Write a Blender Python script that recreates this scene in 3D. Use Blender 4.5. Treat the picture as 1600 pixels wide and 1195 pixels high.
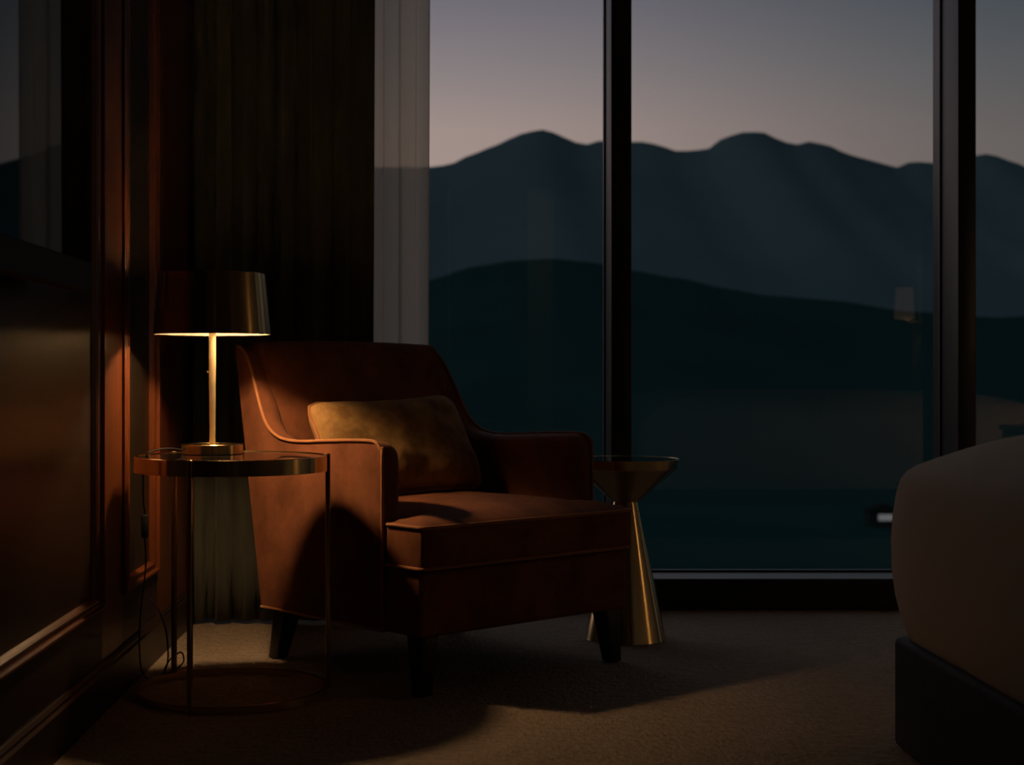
import bpy, bmesh, math, random
from mathutils import Vector, Matrix, noise
random.seed(7)
for o in list(bpy.data.objects): bpy.data.objects.remove(o, do_unlink=True)
scene = bpy.context.scene
C = scene.collection
PI = math.pi
# ------------------------------------------------------------------ camera
cam_d = bpy.data.cameras.new('camera'); cam = bpy.data.objects.new('camera', cam_d); C.objects.link(cam)
cam.location = (0, 0, 0.746); cam.rotation_euler = (PI/2, 0, 0)
cam_d.sensor_fit = 'HORIZONTAL'; cam_d.sensor_width = 36; cam_d.lens = 52.9
cam_d.shift_x = 0.0688; cam_d.shift_y = -0.0078
cam_d.clip_start = 0.05; cam_d.clip_end = 30000
cam_d.dof.use_dof = True; cam_d.dof.focus_distance = 3.6; cam_d.dof.aperture_fstop = 4.5
scene.camera = cam
scene.view_settings.view_transform = 'Standard'; scene.view_settings.look = 'None'
scene.view_settings.exposure = 0.0; scene.view_settings.gamma = 1.0
scene.view_settings.use_curve_mapping = False
# ------------------------------------------------------------------ dusk sky
world = bpy.data.worlds.new('dusk_sky'); scene.world = world; world.use_nodes = True
nt = world.node_tree; nt.nodes.clear()
N = lambda t, **k: nt.nodes.new(t)
tc = N('ShaderNodeTexCoord'); sep = N('ShaderNodeSeparateXYZ'); nt.links.new(tc.outputs['Generated'], sep.inputs[0])
def ramp_node(tree, stops):
    r = tree.nodes.new('ShaderNodeValToRGB'); e = r.color_ramp.elements
    while len(e) > 1: e.remove(e[-1])
    e[0].position = stops[0][0]; e[0].color = (*stops[0][1], 1)
    for p, c in stops[1:]:
        x = e.new(p); x.color = (*c, 1)
    return r
# elevation ramps: towards the afterglow (left) and away from it (right)
rl = ramp_node(nt, [(0.0, (.50, .36, .29)), (.16, (.41, .315, .29)), (.20, (.285, .245, .252)), (.24, (.195, .178, .210)), (.5, (.16, .165, .195)), (1, (.13, .14, .165))])
rr = ramp_node(nt, [(0.0, (.20, .155, .13)), (.145, (.148, .131, .126)), (.19, (.104, .108, .115)), (.24, (.058, .076, .092)), (.5, (.075, .088, .108)), (1, (.13, .14, .165))])
nt.links.new(sep.outputs['Z'], rl.inputs[0]); nt.links.new(sep.outputs['Z'], rr.inputs[0])
mr = N('ShaderNodeMapRange'); mr.inputs[1].default_value = -0.03; mr.inputs[2].default_value = 0.40
mr.interpolation_type = 'SMOOTHSTEP'
nt.links.new(sep.outputs['X'], mr.inputs[0])
mix = N('ShaderNodeMix'); mix.data_type = 'RGBA'
nt.links.new(mr.outputs[0], mix.inputs[0]); nt.links.new(rl.outputs[0], mix.inputs[6]); nt.links.new(rr.outputs[0], mix.inputs[7])
bg = N('ShaderNodeBackground'); out = N('ShaderNodeOutputWorld')
nt.links.new(mix.outputs[2], bg.inputs[0])
glow = N('ShaderNodeMapRange'); glow.inputs[1].default_value = -0.75; glow.inputs[2].default_value = 0.0; glow.inputs[3].default_value = 2.0; glow.inputs[4].default_value = 0.95   # the afterglow grows towards where the sun went down
nt.links.new(sep.outputs['X'], glow.inputs[0]); nt.links.new(glow.outputs[0], bg.inputs[1]); nt.links.new(bg.outputs[0], out.inputs[0])
# lamp powers (the lights themselves are made in their lamps)
LAMP = 5.8
UPLIGHT = 8.0
BEDSIDE = 0.12
SCONCE = 0.30
HALL = 5.0
WARM = (1.0, 0.60, 0.29)

# ------------------------------------------------------------------ materials
def material(name): 
    m = bpy.data.materials.new(name); m.use_nodes = True
    return m, m.node_tree, m.node_tree.nodes['Principled BSDF']
def link(t, a, b): t.links.new(a, b)
def coords(t, scale=(1, 1, 1), kind='Object'):
    c = t.nodes.new('ShaderNodeTexCoord'); mp = t.nodes.new('ShaderNodeMapping'); mp.inputs['Scale'].default_value = scale
    link(t, c.outputs[kind], mp.inputs[0]); return mp.outputs[0]
def noise_tex(t, vec, scale, detail=4, rough=.55):
    n = t.nodes.new('ShaderNodeTexNoise'); n.inputs['Scale'].default_value = scale
    n.inputs['Detail'].default_value = detail; n.inputs['Roughness'].default_value = rough
    link(t, vec, n.inputs['Vector']); return n.outputs['Fac']
def bump(t, fac, b, strength, dist=.002):
    n = t.nodes.new('ShaderNodeBump'); n.inputs['Strength'].default_value = strength; n.inputs['Distance'].default_value = dist
    link(t, fac, n.inputs['Height']); link(t, n.outputs[0], b.inputs['Normal'])
def mat_noise(name, c1, c2, scale, mscale=(1, 1, 1), rough=.6, bmp=0, bscale=None, lo=.35, hi=.65, dist=.002, **kw):
    m, t, b = material(name)
    v = coords(t, mscale); f = noise_tex(t, v, scale)
    r = ramp_node(t, [(lo, c1), (hi, c2)]); link(t, f, r.inputs[0]); link(t, r.outputs[0], b.inputs['Base Color'])
    b.inputs['Roughness'].default_value = rough
    for k, x in kw.items(): b.inputs[k.replace('_', ' ')].default_value = x
    if bmp: bump(t, noise_tex(t, v, bscale or scale * 4, 3), b, bmp, dist)
    return m
def mat_velvet(name, c1, c2, sheen, scol, scale=9):
    m, t, b = material(name)
    v = coords(t, (1, 1, 1)); f = noise_tex(t, v, scale, 5, .62)
    r = ramp_node(t, [(.36, c1), (.66, c2)]); link(t, f, r.inputs[0]); link(t, r.outputs[0], b.inputs['Base Color'])
    b.inputs['Roughness'].default_value = .72; b.inputs['Specular IOR Level'].default_value = .10
    b.inputs['Sheen Weight'].default_value = sheen; b.inputs['Sheen Roughness'].default_value = .4; b.inputs['Sheen Tint'].default_value = (*scol, 1)
    bump(t, noise_tex(t, v, 38, 4), b, .16, .003)
    return m
def mat_brass(name, col=(.70, .52, .25), rough=.21, aniso=.85):
    m, t, b = material(name)
    b.inputs['Metallic'].default_value = 1; b.inputs['Roughness'].default_value = rough
    b.inputs['Base Color'].default_value = (*col, 1)
    v = coords(t, (.02, .02, 1)); f = noise_tex(t, v, 900, 2)
    mr = t.nodes.new('ShaderNodeMapRange'); mr.inputs[3].default_value = rough - .03; mr.inputs[4].default_value = rough + .05
    link(t, f, mr.inputs[0]); link(t, mr.outputs[0], b.inputs['Roughness'])
    if aniso:
        tg = t.nodes.new('ShaderNodeTangent'); tg.direction_type = 'RADIAL'; tg.axis = 'Z'
        b.inputs['Anisotropic'].default_value = aniso; b.inputs['Anisotropic Rotation'].default_value = .25
        link(t, tg.outputs[0], b.inputs['Tangent'])
    return m
def mat_emit(name, col, strength):
    m, t, b = material(name); b.inputs['Base Color'].default_value = (.8, .8, .8, 1)
    b.inputs['Emission Color'].default_value = (*col, 1); b.inputs['Emission Strength'].default_value = strength
    return m
def mat_pane(name, tint, k):
    m, t, b = material(name); t.nodes.remove(b)
    o = t.nodes['Material Output']; tr = t.nodes.new('ShaderNodeBsdfTransparent'); tr.inputs[0].default_value = (*tint, 1)
    gl = t.nodes.new('ShaderNodeBsdfGlossy'); gl.inputs['Roughness'].default_value = 0.0
    fr = t.nodes.new('ShaderNodeLayerWeight'); fr.inputs[0].default_value = .5
    pw_ = t.nodes.new('ShaderNodeMath'); pw_.operation = 'POWER'; pw_.inputs[1].default_value = 5; link(t, fr.outputs['Facing'], pw_.inputs[0])
    mu = t.nodes.new('ShaderNodeMath'); mu.operation = 'MULTIPLY_ADD'; mu.inputs[1].default_value = .96*k; mu.inputs[2].default_value = .04*k
    mx = t.nodes.new('ShaderNodeMixShader')
    link(t, pw_.outputs[0], mu.inputs[0]); link(t, mu.outputs[0], mx.inputs[0]); link(t, tr.outputs[0], mx.inputs[1]); link(t, gl.outputs[0], mx.inputs[2])
    link(t, mx.outputs[0], o.inputs[0]); return m
def mat_sheer(name):
    m, t, b = material(name); t.nodes.remove(b); o = t.nodes['Material Output']
    tr = t.nodes.new('ShaderNodeBsdfTransparent'); tr.inputs[0].default_value = (.85, .76, .64, 1)
    di = t.nodes.new('ShaderNodeBsdfDiffuse'); di.inputs[0].default_value = (.80, .68, .55, 1)
    tl = t.nodes.new('ShaderNodeBsdfTranslucent'); tl.inputs[0].default_value = (.98, .85, .70, 1)
    a = t.nodes.new('ShaderNodeMixShader'); a.inputs[0].default_value = .7
    link(t, di.outputs[0], a.inputs[1]); link(t, tl.outputs[0], a.inputs[2])
    # the weave closes up when seen edge-on
    lw = t.nodes.new('ShaderNodeLayerWeight'); lw.inputs[0].default_value = .45
    mr = t.nodes.new('ShaderNodeMapRange'); mr.inputs[3].default_value = .84; mr.inputs[4].default_value = .96
    link(t, lw.outputs['Facing'], mr.inputs[0])
    mx = t.nodes.new('ShaderNodeMixShader'); link(t, mr.outputs[0], mx.inputs[0]); link(t, tr.outputs[0], mx.inputs[1]); link(t, a.outputs[0], mx.inputs[2])
    link(t, mx.outputs[0], o.inputs[0]); return m

M = {}
def mat_translucent(name, col):
    m, t, b = material(name); t.nodes.remove(b); o = t.nodes['Material Output']
    tl = t.nodes.new('ShaderNodeBsdfTranslucent'); tl.inputs[0].default_value = (*col, 1); link(t, tl.outputs[0], o.inputs[0]); return m
M['top_cloth'] = mat_translucent('shade_top_cloth', (.16, .15, .13))
M['velvet'] = mat_velvet('rust_velvet', (.145, .052, .024), (.25, .092, .044), .10, (1, .66, .45))
M['velvet_pillow'] = mat_velvet('ochre_velvet', (.19, .105, .036), (.40, .235, .090), .15, (1, .8, .5), 13)
M['piping'] = mat_velvet('highlit_piping_velvet', (.36, .15, .065), (.42, .18, .08), .4, (1, .75, .5), 20)  # chair velvet lightened, with the light that piping catches put into the colour
M['brass'] = mat_brass('brushed_brass')
M['brass_dark'] = mat_brass('aged_brass', (.52, .37, .17), .24)
M['brass_pole'] = mat_brass('satin_brass', (.95, .76, .44), .52, 0)
M['brass_pole'].node_tree.nodes['Principled BSDF'].inputs['Metallic'].default_value = .4
M['brass_leg'] = mat_brass('brushed_leg_brass', (.50, .37, .18), .32, 0)
M['black_glass'] = mat_noise('black_glass', (.006, .006, .007), (.010, .010, .010), 3, rough=.05)
M['wood'] = mat_noise('walnut_panel', (.098, .026, .0072), (.160, .044, .0125), 5, (6, 6, .45), rough=.36, bmp=.05, bscale=60, Coat_Weight=.15, Coat_Roughness=.25)
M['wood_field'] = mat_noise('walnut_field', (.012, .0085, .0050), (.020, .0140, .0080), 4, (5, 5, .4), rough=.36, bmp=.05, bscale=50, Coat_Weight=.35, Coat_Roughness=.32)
M['wood_shaded'] = mat_noise('shaded_walnut', (.016, .008, .005), (.026, .012, .007), 5, (6, 6, .45), rough=.42, bmp=.05, bscale=60)  # the wall's walnut again, with the shade low on the wall put into its colour
M['leg_wood'] = mat_noise('black_wood', (.008, .007, .006), (.014, .011, .009), 12, (3, 3, .5), rough=.45)
M['drape'] = mat_noise('olive_drape', (.062, .066, .050), (.084, .088, .066), 30, (1, 1, .25), rough=.92, bmp=.25, bscale=260, Sheen_Weight=.15)
M['sheer'] = mat_sheer('sheer_voile')
M['frame'] = mat_noise('anodised_frame', (.010, .012, .013), (.014, .016, .017), 8, rough=.42)
M['sill'] = mat_noise('aluminium_sill', (.065, .09, .095), (.08, .105, .11), 12, rough=.38, Metallic=.6)
M['pane'] = mat_pane('window_glass', (.98, .985, .985), .95)
M['carpet'] = None
M['ceiling'] = mat_noise('painted_ceiling', (.72, .71, .68), (.76, .75, .72), 4, rough=.9)
M['plaster'] = mat_noise('painted_wall', (.40, .37, .32), (.44, .41, .36), 4, rough=.85)
M['linen'] = mat_noise('bed_linen', (.86, .76, .57), (.90, .80, .61), 3, rough=.85, bmp=.12, bscale=220, Sheen_Weight=.2)
M['bed_base'] = mat_noise('bed_base_fabric', (.022, .023, .024), (.034, .034, .034), 40, rough=.75, bmp=.2, bscale=260)
M['black_plastic'] = mat_noise('black_plastic', (.012, .012, .012), (.018, .018, .018), 20, rough=.6, Specular_IOR_Level=.2)
M['screen'] = mat_noise('screen_glass', (.003, .003, .003), (.004, .004, .004), 5, rough=.02, Specular_IOR_Level=.13, Specular_Tint=(.75, 1, 1, 1))
M['shade_inside'] = mat_noise('cream_lining', (.22, .20, .17), (.24, .22, .18), 4, rough=.7)
M['fabric_shade'] = mat_emit('lit_fabric_shade', (1, .55, .24), 2.9)
M['dim_shade'] = mat_emit('dim_fabric_shade', (1, .55, .28), .16)
M['felt'] = mat_noise('felt', (.02, .02, .02), (.03, .03, .03), 60, rough=.95)

def mat_carpet():
    m, t, b = material('loop_carpet')
    v = coords(t, (1, 1, 1)); big = noise_tex(t, v, 3.2, 3, .6); fine = noise_tex(t, coords(t, (1, .55, 1)), 75, 3, .6); swirl = noise_tex(t, coords(t, (1, 2.2, 1)), 22, 3, .5)
    r1 = ramp_node(t, [(.3, (.22, .175, .13)), (.7, (.42, .335, .255))])
    a = t.nodes.new('ShaderNodeMath'); a.operation = 'MULTIPLY_ADD'; a.inputs[1].default_value = .45
    link(t, fine, a.inputs[0]); 
    s = t.nodes.new('ShaderNodeMath'); s.operation = 'MULTIPLY_ADD'; s.inputs[1].default_value = .35; link(t, swirl, s.inputs[0])
    c = t.nodes.new('ShaderNodeMath'); c.operation = 'MULTIPLY'; c.inputs[1].default_value = .2; link(t, big, c.inputs[0])
    link(t, c.outputs[0], s.inputs[2]); link(t, s.outputs[0], a.inputs[2]); link(t, a.outputs[0], r1.inputs[0])
    link(t, r1.outputs[0], b.inputs['Base Color']); b.inputs['Roughness'].default_value = .95; b.inputs['Specular IOR Level'].default_value = .1
    bump(t, a.outputs[0], b, 1.0, .02); return m
M['carpet'] = mat_carpet()

# ------------------------------------------------------------------ mesh helpers
def link_mesh(name, verts, faces, mat, parent=None, smooth=False, loc=None):
    me = bpy.data.meshes.new(name); me.from_pydata([tuple(v) for v in verts], [], faces)
    bm = bmesh.new(); bm.from_mesh(me); bmesh.ops.remove_doubles(bm, verts=bm.verts, dist=1e-6)
    bmesh.ops.recalc_face_normals(bm, faces=bm.faces); bm.to_mesh(me); bm.free()
    o = bpy.data.objects.new(name, me); C.objects.link(o)
    if mat: me.materials.append(mat)
    if smooth:
        for p in me.polygons: p.use_smooth = True
    if parent: o.parent = parent
    if loc: o.location = loc
    return o
def bake(o):
    dg = bpy.context.evaluated_depsgraph_get(); me = bpy.data.meshes.new_from_object(o.evaluated_get(dg))
    o.modifiers.clear(); old = o.data; me.name = old.name; o.data = me; bpy.data.meshes.remove(old); return o
def bevelled(o, w, seg=3, angle=40, smooth=True):
    md = o.modifiers.new('bevel', 'BEVEL'); md.width = w; md.segments = seg; md.limit_method = 'ANGLE'; md.angle_limit = math.radians(angle)
    md.harden_normals = False
    bake(o)
    if smooth:
        o.data.shade_smooth() if hasattr(o.data, 'shade_smooth') else None
        for p in o.data.polygons: p.use_smooth = True
        try: o.data.set_sharp_from_angle(angle=math.radians(50))
        except Exception: pass
    return o
def box(name, lo, hi, mat, parent=None, bev=0, seg=2):
    (a, b, c), (d, e, f) = lo, hi
    v = [(a,b,c),(d,b,c),(d,e,c),(a,e,c),(a,b,f),(d,b,f),(d,e,f),(a,e,f)]
    q = [(0,3,2,1),(4,5,6,7),(0,1,5,4),(1,2,6,5),(2,3,7,6),(3,0,4,7)]
    o = link_mesh(name, v, q, mat, parent)
    return bevelled(o, bev, seg) if bev else o
def lathe(name, prof, mat, parent=None, seg=64, smooth=True, loc=None, closed=False):
    v = []; f = []; n = len(prof)
    for i in range(seg):
        a = 2*PI*i/seg
        for r, z in prof: v.append((r*math.cos(a), r*math.sin(a), z))
    for i in range(seg):
        j = (i+1) % seg
        for k in range(n if closed else n-1):
            l = (k+1) % n
            q = [i*n+k, j*n+k, j*n+l, i*n+l]
            f.append(q)
    o = link_mesh(name, v, f, mat, parent, smooth, loc)
    bm = bmesh.new(); bm.from_mesh(o.data); bmesh.ops.dissolve_degenerate(bm, dist=1e-6, edges=bm.edges); bmesh.ops.recalc_face_normals(bm, faces=bm.faces); bm.to_mesh(o.data); bm.free()
    if smooth:
        try: o.data.set_sharp_from_angle(angle=math.radians(35))
        except Exception: pass
    return o
def tube(name, pts, r, mat, parent=None, seg=8, closed=False):
    pts = [Vector(p) for p in pts]; n = len(pts); v = []; f = []; up = Vector((0, 0, 1)); prev = None
    for i, p in enumerate(pts):
        if closed: tg = pts[(i+1) % n] - pts[i-1]
        else: tg = pts[min(i+1, n-1)] - pts[max(i-1, 0)]
        tg.normalize()
        if prev is None:
            ref = up if abs(tg.z) < .9 else Vector((1, 0, 0)); nx = tg.cross(ref).normalized()
        else:
            nx = (prev - tg*prev.dot(tg)); nx = nx.normalized() if nx.length > 1e-6 else tg.cross(up).normalized()
        prev = nx; ny = tg.cross(nx)
        for k in range(seg):
            a = 2*PI*k/seg; v.append(p + nx*r*math.cos(a) + ny*r*math.sin(a))
    m = n if closed else n-1
    for i in range(m):
        j = (i+1) % n
        for k in range(seg): l = (k+1) % seg; f.append((i*seg+k, i*seg+l, j*seg+l, j*seg+k))
    if not closed: f.append(tuple(range(seg))[::-1]); f.append(tuple((n-1)*seg+k for k in range(seg)))
    return link_mesh(name, v, f, mat, parent, True)
def prism(name, outline, a0, a1, axis, mat, parent=None, bev=0, seg=3):
    """outline: 2-D points; axis 'x' extrudes (y,z) points along x, 'z' extrudes (x,y) along z, 'y' extrudes (x,z) along y"""
    n = len(outline)
    mk = {'x': lambda p, a: (a, p[0], p[1]), 'y': lambda p, a: (p[0], a, p[1]), 'z': lambda p, a: (p[0], p[1], a)}[axis]
    v = [mk(p, a0) for p in outline] + [mk(p, a1) for p in outline]
    f = [tuple(range(n)), tuple(range(n, 2*n))[::-1]] + [(i, (i+1) % n, n+(i+1) % n, n+i) for i in range(n)]
    o = link_mesh(name, v, f, mat, parent)
    return bevelled(o, bev, seg) if bev else o
def smooth_path(pts, sub=6, closed=False):
    P = [Vector(p) for p in pts]; n = len(P); r = []
    for i in range(n if closed else n-1):
        g = (lambda k: P[k % n]) if closed else (lambda k: P[max(0, min(n-1, k))])
        p0, p1, p2, p3 = g(i-1), g(i), g(i+1), g(i+2)
        for s in range(sub):
            t = s/sub; r.append(.5*((2*p1)+(p2-p0)*t+(2*p0-5*p1+4*p2-p3)*t*t+(3*p1-p0-3*p2+p3)*t**3))
    if not closed: r.append(P[-1])
    return r
def empty(name, loc, rz=0):
    o = bpy.data.objects.new(name, None); o.empty_display_size = .1; C.objects.link(o); o.location = loc; o.rotation_euler = (0, 0, rz); return o
def tag(o, label, cat, group=None, kind=None):
    o['label'] = label; o['category'] = cat
    if group: o['group'] = group
    if kind: o['kind'] = kind
    return o
def struct(o, label=None, cat=None):
    o['kind'] = 'structure'
    if label: o['label'] = label
    if cat: o['category'] = cat
    return o

# ------------------------------------------------------------------ room shell
XL, XR, YB, YW, ZC = -0.756, 2.95, -2.2, 4.764, 2.72     # stile plane of the left wall, right wall, back wall, window face, ceiling
YG = 4.94                                               # glass plane
struct(box('floor', (XL-.2, YB-.1, -.12), (XR+.1, 5.1, 0), M['carpet']), 'mottled beige loop pile carpet across the room', 'carpet')
ceil = struct(box('ceiling', (XL-.2, YB-.1, ZC), (XR+.1, 5.1, ZC+.12), M['ceiling']), 'plain ceiling above the room', 'ceiling')
struct(box('wall_right', (XR, YB-.1, 0), (XR+.1, 5.1, ZC), M['plaster']), 'plain wall beyond the bed', 'wall')
wb = struct(empty('wall_back', (0, YB, 0)), 'plain wall opposite the window', 'wall')
D0, D1, DH = .05, .90, 2.25
box('wall_section', (XL-.2, -.1, 0), (D0, 0, ZC), M['plaster'], wb); box('wall_section', (D1, -.1, 0), (XR, 0, ZC), M['plaster'], wb)
box('wall_section', (D0, -.1, DH), (D1, 0, ZC), M['plaster'], wb)
for q in ((D0-.2, -1.5, -.02, D0-.1, -.1, 2.5), (D1+.1, -1.5, -.02, D1+.2, -.1, 2.5), (D0-.2, -1.6, -.02, D1+.2, -1.5, 2.5), (D0-.2, -1.6, 2.5, D1+.2, -.1, 2.6), (D0-.2, -1.6, -.12, D1+.2, -.1, 0)):
    box('hall_lining', q[:3], q[3:], M['ceiling'], wb)
dr_ = struct(empty('door_1', (D0+.02, YB-.03, 0)), 'walnut door standing ajar onto a lit hallway', 'door')
box('door_leaf', (0, -.02, .01), (.62, .02, DH-.01), M['wood'], dr_, .003)
box('door_handle', (.55, .02, 1.0), (.57, .06, 1.02), M['brass'], dr_)
hl = tag(empty('ceiling_lamp', (.62, YB-.9, 2.5)), 'small round hallway ceiling lamp behind the door', 'ceiling lamp')
lathe('rim', [(.10, -.03), (.11, -.03), (.11, 0), (.10, 0), (.10, -.03)], M['brass'], hl, 32); lathe('diffuser', [(0, -.028), (.10, -.028), (.10, -.02), (0, -.02)], mat_emit('hall_diffuser', WARM, HALL), hl, 32)
wl = struct(empty('wall_left', (XL, 0, 0)), 'dark walnut panelled wall with framed panels', 'wall')
# local coordinates of the panelled wall: x = out of the wall, y = along the room, z = up
panels = [(0.10, 1.62), (1.84, 3.350), (3.562, 4.000)]   # outer edges of the panel frames
PZ0, PZ1 = .225, 2.52
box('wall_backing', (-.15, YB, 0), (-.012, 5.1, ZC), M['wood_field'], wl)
ys = [YB] + [y for p in panels for y in p] + [5.1]
for i in range(0, len(ys), 2): box('stile', (-.012, ys[i], .10), (0, ys[i+1], ZC), M['wood'], wl)
for a, b in panels:
    box('rail', (-.012, a, .10), (0, b, PZ0), M['wood_shaded'], wl); box('rail', (-.012, a, PZ1), (0, b, ZC), M['wood'], wl)  # only the lower rail takes the walnut darkened for shade
    wf = .075
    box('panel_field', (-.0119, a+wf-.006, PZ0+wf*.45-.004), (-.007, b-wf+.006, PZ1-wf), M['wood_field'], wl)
    # moulding: an outer bead, a cove and an inner bead, mitred at the corners
    prof = [(0, -.012), (0, .006), (.010, .011), (.019, .0105), (.024, .003), (.031, .001), (.044, .001), (.050, .005), (.059, .006), (.066, .002), (.075, -.006), (.075, -.012)]
    kz = .45
    def ring(c, d): return [(d, a+c, PZ0+c*kz), (d, b-c, PZ0+c*kz), (d, b-c, PZ1-c), (d, a+c, PZ1-c)]
    names = 4
    for s in range(4):
        v = []; f = []
        for c, d in prof:
            r = ring(c, d); v += [r[s], r[(s+1) % 4]]
        n = len(prof)
        for k in range(n-1): f.append((2*k, 2*k+1, 2*k+3, 2*k+2))
        f.append((0, 1, 2*n-1, 2*n-2)); f.append(tuple(2*k for k in range(n))); f.append(tuple(2*k+1 for k in range(n)))
        link_mesh('moulding', v, f, M['wood'], wl)
bb = struct(prism('baseboard_left', [(-.012, 0), (.014, 0), (.014, .088), (.009, .094), (.009, .100), (.004, .107), (-.012, .107)], 0, 1, 'y', M['wood_shaded']), 'walnut baseboard with shade in its colour under the panelled wall', 'baseboard')
bb.location = (XL, YB, 0); bb.scale = (1, 4.74-YB, 1)
# floor-to-ceiling window
w = struct(empty('window_1', (0, YW, 0)), 'floor to ceiling window with black mullions', 'window')
X0, X1 = XL, XR
prism('bottom_rail', [(0, 0), (.25, 0), (.25, .093), (0, .093)], X0, X1, 'x', M['frame'], w)
prism('sill', [(.004, .093), (YG-YW-.012, .093), (YG-YW-.012, .099), (.004, .099)], X0, X1, 'x', M['sill'], w)
box('gasket', (X0, YG-YW-.012, .093), (X1, YG-YW+.012, .106), M['frame'], w)
prism('top_rail', [(0, 2.60), (.25, 2.60), (.25, ZC), (0, ZC)], X0, X1, 'x', M['frame'], w)
mull = [(-.560, -.500), (.537, .602), (1.636, 1.693), (2.73, 2.79)]
for a, b in mull:
    box('mullion', (a, 0, .093), (b, .25, 2.60), M['frame'], w, .004)
edges = [X0] + [e for m in mull for e in m] + [X1]
for i in range(0, len(edges), 2):
    a, b = edges[i], edges[i+1]
    box('pane', (a-.002, YG-YW-.002, .10), (b+.002, YG-YW+.002, 2.605), M['pane'], w)
    for x in (a, b):      # slim glazing beads
        s = .006 if x == a else -.006
        box('glazing_bead', (min(x, x+s), YG-YW-.016, .106), (max(x, x+s), YG-YW-.003, 2.60), M['frame'], w)

# ------------------------------------------------------------------ landscape outside
def interp(pts, x):
    if x <= pts[0][0]: return pts[0][1]
    for (a, b), (c, d) in zip(pts, pts[1:]):
        if x <= c:
            t = (x-a)/(c-a); t = t*t*(3-2*t)*.5+t*.5; return b+(d-b)*t
    return pts[-1][1]
PX = lambda x, y, d: ((x-690)/2350*d, .746+(585-y)/2350*d)
def ridge(name, sky, D, front, back, base, mat, label, nx=260, amp=.02, seed=0):
    prof = [PX(x, y, D) for x, y in sky]; x0, x1 = prof[0][0], prof[-1][0]
    v = []; f = []; rows = [-1, -.86, -.72, -.6, -.48, -.38, -.29, -.21, -.14, -.08, -.04, 0, .06, .2, .5, 1]
    for i in range(nx+1):
        x = x0+(x1-x0)*i/nx; h = interp(prof, x)
        for r in rows:
            y = D+(r*front if r < 0 else r*back)
            e = 1-abs(r)**.8 if r < 0 else 1-r*r
            z = base+(h-base)*e
            nz = noise.fractal(Vector((x/D*9+seed, y/D*9, seed)), 1, 2, 5)
            if r < 0: z += nz*D*amp*min(1, -r*6)*(1+r)*1.2 ; z = min(z, base+(h-base)*(1-abs(r)*.55))
            else: z += nz*D*amp*.08
            v.append((x, y, z))
    k = len(rows)
    for i in range(nx):
        for j in range(k-1): f.append((i*k+j, (i+1)*k+j, (i+1)*k+j+1, i*k+j+1))
    o = link_mesh(name, v, f, mat, None, True); tag(o, label, 'mountain'); return o
M['forest_far'] = mat_noise('hazy_distant_forest', (.040, .075, .083), (.048, .086, .094), .002, rough=1, Specular_IOR_Level=0)  # bluish haze of the distance is mixed into the forest's own colour
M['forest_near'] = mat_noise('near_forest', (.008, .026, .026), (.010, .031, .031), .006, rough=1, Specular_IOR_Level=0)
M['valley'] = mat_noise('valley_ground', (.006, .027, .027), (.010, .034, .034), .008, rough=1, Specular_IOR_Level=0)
far_sky = [(-900, 330), (-500, 270), (-100, 215), (200, 250), (420, 225), (560, 262), (672, 261), (700, 258), (740, 240), (780, 225), (810, 210), (845, 202), (870, 208), (895, 222), (920, 226), (940, 219), (985, 222), (1010, 222), (1035, 229), (1055, 236), (1080, 236), (1110, 232), (1130, 215), (1160, 207), (1190, 206), (1215, 217), (1240, 227), (1265, 221), (1290, 226), (1330, 243), (1370, 253), (1400, 262), (1425, 252), (1450, 254), (1480, 257), (1525, 243), (1545, 240), (1580, 252), (1620, 268), (1800, 240), (2100, 290), (2500, 220), (3000, 310), (3600, 360)]
near_sky = [(-900, 520), (-300, 470), (200, 500), (500, 470), (672, 437), (740, 416), (800, 407), (860, 404), (920, 409), (985, 422), (1060, 434), (1130, 450), (1200, 462), (1300, 470), (1420, 486), (1560, 496), (1800, 480), (2200, 520), (3000, 560)]
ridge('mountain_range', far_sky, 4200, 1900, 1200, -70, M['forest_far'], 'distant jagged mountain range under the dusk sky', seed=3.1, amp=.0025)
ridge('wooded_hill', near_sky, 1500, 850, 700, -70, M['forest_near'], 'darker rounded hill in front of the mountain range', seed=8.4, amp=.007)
v = []; f = []
nx, ny = 80, 60
for i in range(nx+1):
    for j in range(ny+1):
        x = -3500+9500*i/nx; y = 12+ (j/ny)**2.2*7000
        v.append((x, y, -62+noise.fractal(Vector((x/300, y/300, 2)), 1, 2, 4)*9))
for i in range(nx):
    for j in range(ny): f.append((i*(ny+1)+j, (i+1)*(ny+1)+j, (i+1)*(ny+1)+j+1, i*(ny+1)+j+1))
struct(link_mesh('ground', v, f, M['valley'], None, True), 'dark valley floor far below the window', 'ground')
# a lit house down in the valley
hx, hz = PX(1385, 795, 620); hy = 620
h = tag(empty('house', (hx, hy, hz-4)), 'small far house with a pale lit window in the dark valley', 'house')
M['house_roof'] = mat_noise('house_roof', (.008, .012, .012), (.012, .016, .016), .5, rough=1, Specular_IOR_Level=0)
M['house_wall'] = mat_noise('house_wall', (.010, .018, .018), (.014, .022, .022), .5, rough=1, Specular_IOR_Level=0)
box('wall', (-7, 0, -9), (7, 8, 3.0), M['house_wall'], h); prism('roof', [(-8, 3), (8, 3), (0, 6)], -1, 9, 'y', M['house_roof'], h)
box('lit_window', (-3.4, -.06, -.8), (2.6, .0, 1.8), mat_emit('pale_lit_window', (.75, .95, 1.0), .032), h)

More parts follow.
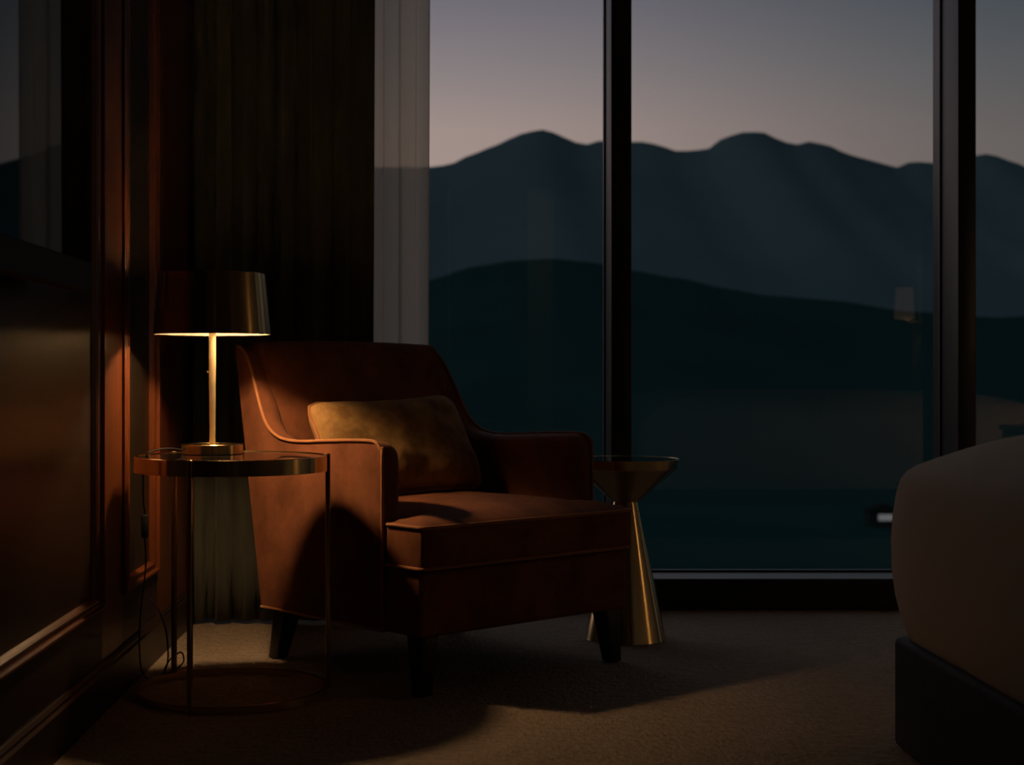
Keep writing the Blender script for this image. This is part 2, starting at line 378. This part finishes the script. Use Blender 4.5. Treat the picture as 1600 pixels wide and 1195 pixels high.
# ------------------------------------------------------------------ curtains
def curtain(name, x0, x1, y, z0, z1, fold, amp, mat, thick, seed, flat=0, ret=0):
    n = int((x1-x0)/fold*14); v = []; f = []; rows = 16
    ph = []; p = 0
    for i in range(n+1): ph.append(p); p += 2*PI/14*max(.35, 1+.9*noise.noise(Vector((i*.035, seed, .5))))
    k0 = 4 if ret else 0; m = n+1+k0
    for k in range(rows+1):
        t = k/rows; z = z0+(z1-z0)*t
        for q in range(k0): v.append((x0-.004, y+ret*(1-q/k0), z))
        for i in range(n+1):
            s = i/n; a = amp*(.75+.6*noise.noise(Vector((s*5, t*.8, seed+4))))*(1.12-.25*t)
            if flat and s > 1-flat: a *= max(.10, 1-(s-1+flat)/(flat*.5))
            w = math.sin(ph[i]+.7*noise.noise(Vector((s*3, t*1.6, seed+9))))+.25*math.sin(2.7*ph[i]+t)
            v.append((x0+(x1-x0)*s+.10*fold*math.sin(2*ph[i]+1)-.012*(1-t)*s*s, y-a*w, z))
    for k in range(rows):
        for i in range(m-1): f.append((k*m+i, k*m+i+1, (k+1)*m+i+1, (k+1)*m+i))
    o = link_mesh(name, v, f, mat, None, True)
    if thick:
        md = o.modifiers.new('solidify', 'SOLIDIFY'); md.thickness = thick; md.offset = 0; bake(o)
    return o
tag(curtain('curtain', -.745, -.200, 4.50, .012, 2.70, .062, .027, M['drape'], .004, 2, flat=.2, ret=.22), 'heavy dark olive pleated curtain drawn aside behind the armchair', 'curtain')
tag(curtain('sheer_curtain', -.30, -.028, 4.64, .012, 2.70, .085, .020, M['sheer'], 0, 5), 'translucent sheer curtain gathered beside the heavy dark curtain', 'curtain')

# ------------------------------------------------------------------ armchair
W = .715; CU, CV = W/2, .37
ang = math.radians(41)
flx, fly = -.0484, 3.445
ux, uy = math.cos(ang), math.sin(ang)
ch = tag(empty('armchair', (flx+CU*ux-CV*uy, fly+CU*uy+CV*ux, 0), ang), 'rust brown velvet armchair with sloping arms, piping tinted as if lit and dark legs', 'armchair')
def L(p): return (p[0]-CU, p[1]-CV, p[2])
ZB = .138
AT = .068
arm_prof = [(.139, ZB), (.139, .538), (.143, .560), (.154, .576), (.176, .586), (.25, .586), (.36, .581), (.46, .576), (.52, .577), (.565, .584), (.605, .602), (.635, .631), (.660, .672), (.685, .716), (.710, .758), (.730, .787), (.750, .806), (.768, .817), (.786, .820), (.796, .812), (.643, ZB)]
for side in (0, 1):
    u0, u1 = (0, AT) if side == 0 else (W-AT, W)
    # layered cross-section: outer face flat, top rolls over towards the seat
    lay = [(0, 0), (.18, 0.0), (.42, 0.0), (.62, .005), (.80, .016), (.92, .030), (1.0, .055)]
    n = len(arm_prof); v = []; f = []
    cx = (sum(p[0] for p in arm_prof)/n, .38)
    for t, ins in lay:
        for i, (a, z) in enumerate(arm_prof):
            tw = AT+.022*max(0, min(1, (z-.60)/.2))          # the wing is a little thicker than the arm
            ln = .020*max(0, min(1, (z-.58)/.24))**1.5
            u = u0+ln+tw*t if side == 0 else u1-ln-tw*t
            # inset along the inward normal
            p = Vector(arm_prof[i-1]); q = Vector(arm_prof[(i+1) % n]); d = (q-p).normalized(); nrm = Vector((d.y, -d.x))
            k = 0 if i in (0, n-1) else ins
            if i == 0: a2, z2 = a+ins*.5, z
            elif i == n-1: a2, z2 = a, z
            else: a2, z2 = a+nrm.x*k*.55, z+nrm.y*k*.55
            v.append(L((u, a2, z2)))
    for s in range(len(lay)-1):
        for i in range(n): j = (i+1) % n; f.append((s*n+i, s*n+j, (s+1)*n+j, (s+1)*n+i))
    f.append(tuple(range(n))); f.append(tuple((len(lay)-1)*n+i for i in range(n)))
    arm = link_mesh('arm', v, f, M['velvet'], ch, True)
    try: arm.data.set_sharp_from_angle(angle=math.radians(48))
    except Exception: pass
    uo = u0-.001 if side == 0 else u1+.001
    lean = lambda z: .020*max(0, min(1, (z-.58)/.24))**1.5*(1 if side == 0 else -1)
    path = smooth_path([(uo+lean(z), a-.001, z+.0015 if z > .5 else z) for a, z in arm_prof[:19]], 4)
    tube('piping', [L(p) for p in path], .0042, M['piping'], arm)
    # top-stitched inner seam of the wing (the small fold where arm meets wing)
# back: front face leans, crowned
nu, nv = 24, 22
def back_front(t):   # t 0 bottom .. 1 top
    return .575+.135*t, .27+.545*t
v = []; f = []
bp = []
for j in range(nv+1): bp.append(('f', *back_front(j/nv)))
bp += [('t', .720, .825), ('t', .730, .832), ('t', .738, .833), ('t', .774, .828), ('t', .792, .815)]
bp += [('b', .796-.153*k/6, .812-(.812-ZB)*k/6) for k in range(1, 7)] + [('b', .55, ZB)]
ub0, ub1 = AT*.8, W-AT*.8
n = len(bp)
for i in range(nu+1):
    s = i/nu; u = ub0+(ub1-ub0)*s; c = 4*s*(1-s)
    for kind, a, z in bp:
        if kind == 'f':
            t = (z-.27)/.545; a2 = a-.022*math.sqrt(max(0, c))*math.sin(PI*min(1, max(0, t))**.8); z2 = z
        elif kind == 't': a2 = a; z2 = z+.006*c
        else: a2 = a+.004*c; z2 = z
        v.append(L((u, a2, z2)))
for i in range(nu):
    for k in range(n): l = (k+1) % n; f.append((i*n+k, i*n+l, (i+1)*n+l, (i+1)*n+k))
f.append(tuple(range(n))); f.append(tuple(nu*n+k for k in range(n)))
bk = link_mesh('backrest', v, f, M['velvet'], ch, True)
try: bk.data.set_sharp_from_angle(angle=math.radians(45))
except Exception: pass
# seat rail, T-shaped in plan, wrapped in velvet
T = [(.004, .004), (W-.004, .004), (W-.004, .134), (W-AT+.004, .134), (W-AT+.004, .62), (AT-.004, .62), (AT-.004, .134), (.004, .134)]
base = prism('seat_base', [(a-CU, b-CV) for a, b in T], ZB, .291, 'z', M['velvet'], ch, .012)
box('dust_cover', (AT-CU, .05-CV, ZB-.006), (W-AT-CU, .60-CV, ZB+.004), M['felt'], ch)
# T-cushion with crowned top
us = [0, .02, .04, .06, AT+.006] + [AT+.006+(W-2*AT-.012)*k/22 for k in range(1, 22)] + [W-AT-.006, W-.06, W-.04, W-.02, W]
vs = [-.006, .015, .04, .07, .10, .126] + [.126+(.55-.126)*k/16 for k in range(1, 17)]
def seg_dist(p, a, b):
    ax, ay = a; bx, by = b; dx, dy = bx-ax, by-ay; t = max(0, min(1, ((p[0]-ax)*dx+(p[1]-ay)*dy)/(dx*dx+dy*dy)))
    return math.hypot(p[0]-ax-t*dx, p[1]-ay-t*dy)
tp = [(0, -.006), (W, -.006), (W, .126), (W-AT-.006, .126), (W-AT-.006, .55), (AT+.006, .55), (AT+.006, .126), (0, .126)]
def inside(i, j):
    mu, mv = (us[i]+us[i+1])/2, (vs[j]+vs[j+1])/2
    return mv < .126 or (AT+.006 < mu < W-AT-.006)
vid = {}; v = []; f = []
def cv(i, j, top):
    k = (i, j, top)
    if k not in vid:
        d = min(seg_dist((us[i], vs[j]), tp[q], tp[(q+1) % 8]) for q in range(8))
        g = 1-math.exp(-d/.075)
        wr = noise.noise(Vector((us[i]*7, vs[j]*7, 1)))*.004*min(1, d/.06)
        z = .397+.040*g+wr if top else .296
        vid[k] = len(v); v.append(L((us[i], vs[j], z)))
    return vid[k]
cells = [(i, j) for i in range(len(us)-1) for j in range(len(vs)-1) if inside(i, j)]; cs = set(cells)
for i, j in cells:
    for top in (0, 1): f.append((cv(i, j, top), cv(i+1, j, top), cv(i+1, j+1, top), cv(i, j+1, top)))
    for di, dj, e in ((-1, 0, ((i, j), (i, j+1))), (1, 0, ((i+1, j), (i+1, j+1))), (0, -1, ((i, j), (i+1, j))), (0, 1, ((i, j+1), (i+1, j+1)))):
        if (i+di, j+dj) not in cs: f.append((cv(*e[0], 0), cv(*e[1], 0), cv(*e[1], 1), cv(*e[0], 1)))
cu = link_mesh('seat_cushion', v, f, M['velvet'], ch, True); bevelled(cu, .007, 3, 50)
def rounded(poly, r, k=4):
    o = []; n = len(poly)
    for i, p in enumerate(poly):
        p = Vector(p); a = (Vector(poly[i-1])-p).normalized(); b = (Vector(poly[(i+1) % n])-p).normalized()
        for s in range(k+1):
            t = s/k; o.append(((1-t)**2*(p+a*r)+2*t*(1-t)*p+t*t*(p+b*r)))
    return o
def fine(path, step=.02):
    r = []; n = len(path)
    for i in range(n):
        a, b = path[i], path[(i+1) % n]; k = max(1, int((b-a).length/step))
        for s in range(k): r.append(a+(b-a)*s/k)
    return r
for z in (.394, .299):
    tube('piping', [L((p.x, p.y, z)) for p in fine(rounded([(a+(-.001 if a < W/2 else .001), b+(-.001 if b < .1 else 0)) for a, b in tp], .012))], .0042, M['piping'], cu, closed=True)
# piping along the bottom edge of the side panels
for u in (-.001, W+.001): tube('hem_piping', [L((u, .139+.504*k/10, ZB+.003)) for k in range(11)], .0035, M['piping'], ch)
# legs
def leg(top, foot, st, sb):
    (a, b), (c, d) = top, foot
    v = []
    for (x, y, z, s) in ((a, b, ZB, st), (c, d, 0.002, sb)):
        v += [L((x-s/2, y-s/2, z)), L((x+s/2, y-s/2, z)), L((x+s/2, y+s/2, z)), L((x-s/2, y+s/2, z))]
    o = link_mesh('leg', v, [(0,1,2,3), (7,6,5,4), (0,4,5,1), (1,5,6,2), (2,6,7,3), (3,7,4,0)], M['leg_wood'], ch)
    bevelled(o, .003, 2); return o
leg((.045, .045), (.034, .034), .054, .036); leg((W-.045, .045), (W-.034, .034), .054, .036)
leg((.058, .605), (.050, .640), .054, .036); leg((W-.058, .605), (W-.050, .640), .054, .036)

# ------------------------------------------------------------------ lumbar pillow
def pil_xy(a, b, w_, h_):
    c = max(0, abs(a)-.84)/.16; d = max(0, abs(b)-.74)/.26         # soften the four corners
    px = a*w_/2*(1-.03*(1-b*b)-.05*c*d); py = b*h_/2*(1-.09*(1-a*a)-.085*d*c)
    return px, py
def pillow(w_, h_, t_, nu=44, nv=28):
    v = []; f = []
    for side in (1, -1):
        for i in range(nu+1):
            for j in range(nv+1):
                a = -1+2*i/nu; b = -1+2*j/nv
                prof = (max(0, 1-abs(a)**4.5)*max(0, 1-abs(b)**3.2))**.5
                # edges draw in between the corners, corners stay pointed
                px, py = pil_xy(a, b, w_, h_)
                cr = noise.noise(Vector((a*2.6, b*2.2, 3+side)))*.008+noise.noise(Vector((a*6.5, b*5.5, 8+side)))*.004
                v.append((px, py, side*(t_/2*prof+cr*prof)))
    o = (nu+1)*(nv+1)
    for s in (0, 1):
        for i in range(nu):
            for j in range(nv):
                q = (s*o+i*(nv+1)+j, s*o+(i+1)*(nv+1)+j, s*o+(i+1)*(nv+1)+j+1, s*o+i*(nv+1)+j+1); f.append(q if s == 0 else q[::-1])
    return v, f, nu, nv
pw, phh = .500, .295
v, f, nu_, nv_ = pillow(pw, phh, .135)
pr = tag(empty('lumbar_pillow', ch.matrix_basis @ Vector(L((.338, .424, .436))), ang), 'ochre velvet lumbar pillow with piped edge leaning in the armchair', 'pillow')
tilt = Matrix.Rotation(math.radians(-2.0), 4, 'Y') @ Matrix.Rotation(math.radians(60), 4, 'X') @ Matrix.Translation((0, phh/2-.012, 0))
pb = link_mesh('pillow_body', [tilt @ Vector(p) for p in v], f, M['velvet_pillow'], pr, True)
rim = []
for a, b in [(-1+2*k/40, -1) for k in range(40)] + [(1, -1+2*k/24) for k in range(24)] + [(1-2*k/40, 1) for k in range(40)] + [(-1, 1-2*k/24) for k in range(24)]:
    rim.append(tilt @ Vector((*pil_xy(a, b, pw, phh), 0)))
tube('piping', rim, .0042, M['piping'], pb, closed=True)

# ------------------------------------------------------------------ round glass side table
tx, ty, tr, tz = -.4925, 3.522, .224, .557
st = tag(empty('side_table', (tx, ty, 0)), 'round brass side table with dark glass top and slim legs beside the armchair', 'side table')
lathe('rim', [(tr-.004, tz-.036), (tr, tz-.036), (tr, tz-.001), (tr-.001, tz), (tr-.004, tz), (tr-.004, tz-.036)], M['brass'], st, 128, closed=False)
lathe('glass_top', [(0, tz-.010), (tr-.0042, tz-.010), (tr-.0042, tz-.002), (0, tz-.002)], M['black_glass'], st, 96)
lathe('base_ring', [(tr-.006, .001), (tr, .001), (tr, .018), (tr-.006, .018), (tr-.006, .001)], M['brass'], st, 128)
for a in (-105, 15, 135):
    a = math.radians(a); r = tr+.0055
    lg = box('leg', (-.0055, -.0055, .001), (.0055, .0055, tz+.001), M['brass_leg'], st, .0018)
    lg.location = (r*math.cos(a), r*math.sin(a), 0); lg.rotation_euler = (0, 0, a)

# ------------------------------------------------------------------ brass table lamp
lx, ly, lz = -.552, 3.625, tz-.002
lp = tag(empty('table_lamp', (lx, ly, lz)), 'lit brass table lamp with drum shade on the round glass table', 'lamp')
lathe('base', [(0, 0.0002), (.072, 0.0002), (.0735, .0015), (.0735, .0225), (.072, .024), (.0, .024)], M['brass'], lp, 96)
ZR = .842-lz; ZT = .988-lz
lathe('pole', [(.0068, .024), (.0068, .03), (.0085, .20), (.0085, ZR+.008), (0, ZR+.008)], M['brass_pole'], lp, 32)
lathe('switch_knob', [(0, 0), (.002, 0), (.002, .005), (0, .005)], M['brass_pole'], lp, 12, loc=(-.0105, -.004, .195))
sh = lathe('shade', [(.1405, ZR), (.1405, ZR+.004), (.1275, ZT-.001), (.1265, ZT), (.1255, ZT-.001), (.1385, ZR+.004), (.1385, ZR), (.1405, ZR)], M['brass_dark'], lp, 128)
lathe('shade_lining', [(.1383, ZR+.001), (.1253, ZT-.003), (.1243, ZT-.003), (.1373, ZR+.001), (.1383, ZR+.001)], M['shade_inside'], sh, 96)
lathe('top_cloth', [(0, ZT-.012), (.1246, ZT-.012)], M['top_cloth'], sh, 64)
lathe('bulb_holder', [(0, ZR+.006), (.013, ZR+.006), (.011, ZR+.084), (0, ZR+.084)], M['brass_pole'], lp, 32)
BR, BZ, BO = .034, ZR+.072, .016                        # the LED head sits slightly off the pole
lathe('led_disc', [(0, BZ), (BR, BZ), (BR, BZ+.002), (0, BZ+.002)], mat_emit('glowing_led_disc', WARM, LAMP/(PI*PI*BR*BR)), lp, 48, loc=(BO, 0, 0))
hs = lathe('heat_sink', [(0, BZ+.0025), (BR, BZ+.0025), (BR, BZ+.018), (0, BZ+.018)], M['brass_leg'], lp, 48, loc=(BO, 0, 0))
lathe('uplight_disc', [(0, BZ+.0185), (BR*.8, BZ+.0185), (BR*.8, BZ+.020), (0, BZ+.020)], mat_emit('glowing_uplight', WARM, UPLIGHT/(PI*PI*BR*BR)), hs, 48)
# flex: over the table edge, down behind it, an inline switch, loops on the carpet
cp = [(lx-.073, ly+.004, tz+.006), (-.645, 3.60, tz+.012), (-.668, 3.56, tz+.012), (-.680, 3.53, tz+.008), (-.690, 3.52, tz+.001), (-.705, 3.56, tz-.03), (-.722, 3.64, tz-.09), (-.731, 3.69, .43), (-.731, 3.71, .40), (-.7315, 3.71, .34), (-.731, 3.72, .28), (-.733, 3.70, .22), (-.733, 3.66, .16), (-.731, 3.64, .09), (-.728, 3.65, .03), (-.715, 3.67, .005), (-.692, 3.71, .004), (-.682, 3.745, .03), (-.686, 3.76, .09), (-.700, 3.77, .135), (-.722, 3.80, .165), (-.7535, 3.87, .172)]
co = Vector((-.71, 3.70, 0))
cd = tag(empty('lamp_cord', co), 'thin black lamp cord with inline switch hanging behind the round table', 'cord')
tube('flex', [p-co for p in smooth_path(cp, 6)], .0021, M['black_plastic'], cd, 6)
tube('loose_loop', [p-co for p in smooth_path([(-.692, 3.71, .004), (-.672, 3.76, .006), (-.652, 3.80, .02), (-.658, 3.80, .045), (-.682, 3.78, .03), (-.690, 3.74, .005), (-.66, 3.69, .003)], 6)], .0021, M['black_plastic'], cd, 6)
sw = box('inline_switch', (-.008, -.010, -.029), (.008, .010, .029), M['black_plastic'], cd, .004)
sw.location = Vector((-.7315, 3.71, .372))-co

# ------------------------------------------------------------------ brass drink table beside the window
d2 = tag(empty('drink_table', (.520, 4.26, 0)), 'brass hourglass drink table standing behind the armchair by the window', 'side table')
lathe('tabletop', [(0, .496), (.1480, .496), (.1502, .508), (.1512, .5085), (.1518, .5075), (.1475, .482), (.1455, .480), (0, .480)], M['brass'], d2, 128)
lathe('top_inlay', [(0, .4965), (.1478, .4965), (.1498, .5075), (0, .5075)], M['black_glass'], d2, 96)
lathe('upper_cone', [(0, .480), (.1440, .480), (.040, .388), (.0, .388)], M['brass_dark'], d2, 128)
lathe('lower_cone', [(0, .388), (.0340, .388), (.1135, .006), (.1150, .001), (0, .001)], M['brass'], d2, 128)

# ------------------------------------------------------------------ television on the panelled wall
tvx = -.669
tv = tag(empty('television', (tvx-.0205, 2.235, .906)), 'dark glossy wall television at the upper left reflecting the dusk window', 'television')
box('housing', (-.022, -.65, 0), (.016, .65, .76), M['black_plastic'], tv, .004)
box('screen', (.0158, -.642, .054), (.0205, .642, .752), M['screen'], tv)
box('wall_mount', (-.0660, -.22, .22), (-.021, .22, .56), M['black_plastic'], tv, .003)
box('lower_bezel', (.0158, -.65, .001), (.0195, .65, .053), M['black_plastic'], tv)

# ------------------------------------------------------------------ bed
bx0, by0, by1, bx1 = .907, 1.08, 3.022, 2.84
bd = tag(empty('bed', ((bx0+bx1)/2, (by0+by1)/2, 0)), 'low bed with dark fabric base at the right edge', 'bed')
hx_, hy_ = (bx1-bx0)/2, (by1-by0)/2
box('bed_base', (-hx_, -hy_, .002), (hx_, hy_, .222), M['bed_base'], bd, .014, 3)
box('headboard', (hx_-.02, -hy_-.05, .002), (hx_+.09, hy_+.05, 1.05), M['bed_base'], bd, .02, 3)
# duvet over the mattress: rounded rectangle in plan, bulging sides, crowned top
v = []; f = []
prof = [(.190, .05), (.205, .040), (.228, .028), (.262, .016), (.31, .006), (.36, .001), (.42, .0), (.47, .003), (.51, .008), (.538, .015), (.553, .024), (.565, .038), (.582, .070), (.603, .115), (.624, .17), (.642, .24), (.656, .34), (.665, .50), (.668, .80)]
ring_n = 0
for z, ins in prof:
    a_, b_, r_ = hx_+.014-ins, hy_+.014-ins, max(.02, .055-ins*.1); pts = []
    for cx_, cy_, a0 in ((a_-r_, b_-r_, 0), (-a_+r_, b_-r_, PI/2), (-a_+r_, -b_+r_, PI), (a_-r_, -b_+r_, 1.5*PI)):
        for k in range(7): pts.append((cx_+r_*math.cos(a0+k*PI/12), cy_+r_*math.sin(a0+k*PI/12)))
    full = []
    for i in range(len(pts)):
        p, q = Vector(pts[i]), Vector(pts[(i+1) % len(pts)]); m_ = 12 if i % 7 == 6 else 1
        for k in range(m_): full.append(p+(q-p)*k/m_)
    ring_n = len(full)
    for p in full: v.append((p.x, p.y, z+noise.noise(Vector((p.x*2.6, p.y*2.6, z*2)))*.006))
for k in range(len(prof)-1):
    for i in range(ring_n): j = (i+1) % ring_n; f.append((k*ring_n+i, k*ring_n+j, (k+1)*ring_n+j, (k+1)*ring_n+i))
f.append(tuple((len(prof)-1)*ring_n+i for i in range(ring_n)))
box('mattress', (-hx_+.07, -hy_+.07, .2225), (hx_-.03, hy_-.07, .535), M['linen'], bd, .03, 3)
dv = tag(link_mesh('duvet', v, f, M['linen'], None, True), 'puffy beige duvet bulging over the bed at the right edge', 'duvet'); dv.location = bd.location
# nightstand and lamp on the window side of the bed (seen mirrored in the window)
ns = tag(empty('nightstand', (2.70, 3.42, 0)), 'dark nightstand with two drawers between the bed and the window', 'nightstand')
box('body', (-.22, -.2, .06), (.22, .2, .50), M['bed_base'], ns, .005); box('top', (-.23, -.21, .50), (.23, .21, .525), M['wood'], ns, .003)
for sx in (-1, 1):
    for sy in (-1, 1): box('leg', (sx*.19-.018, sy*.17-.018, .001), (sx*.19+.018, sy*.17+.018, .06), M['leg_wood'], ns)
for z in (.09, .30):
    dr = box('drawer', (-.226, -.185, z), (-.219, .185, z+.19), M['wood'], ns, .002); box('knob', (-.242, -.03, z+.09), (-.225, .03, z+.102), M['brass'], dr)
bl = tag(empty('bedside_lamp', (2.65, 3.42, .525)), 'bedside lamp with glowing fabric shade on the dark nightstand', 'lamp')
lathe('base', [(0, 0), (.06, 0), (.06, .015), (0, .015)], M['brass'], bl, 48); lathe('pole', [(.007, .015), (.007, .30), (0, .30)], M['brass_pole'], bl, 24)
lathe('shade', [(.11, .22), (.085, .40), (.083, .40), (.108, .22), (.11, .22)], M['fabric_shade'], bl, 64)
pd = bpy.data.lights.new('bedside_bulb', 'POINT'); pd.energy = BEDSIDE; pd.color = WARM; pd.shadow_soft_size = .03
po = bpy.data.objects.new('bedside_bulb', pd); C.objects.link(po); po.parent = bl; po.location = (0, 0, .335)
# wall sconce on the far side of the bed (seen mirrored beside the right mullion)
sc = tag(empty('wall_sconce', (XR-.002, .62, 1.10)), 'small lit wall sconce beside the bed, mirrored faintly in the middle pane', 'wall lamp')
box('backplate', (-.018, -.05, -.09), (0, .05, .09), M['brass_dark'], sc, .003)
tube('arm', [(-.018, 0, -.03), (-.06, 0, -.035), (-.10, 0, -.01), (-.10, 0, .02)], .006, M['brass_pole'], sc)
lathe('shade', [(.062, -.01), (.050, .18), (.048, .18), (.060, -.01), (.062, -.01)], M['dim_shade'], sc, 48, loc=(-.10, 0, 0))
pd = bpy.data.lights.new('sconce_bulb', 'POINT'); pd.energy = SCONCE; pd.color = WARM; pd.shadow_soft_size = .02
po = bpy.data.objects.new('sconce_bulb', pd); C.objects.link(po); po.parent = sc; po.location = (-.10, 0, .08)
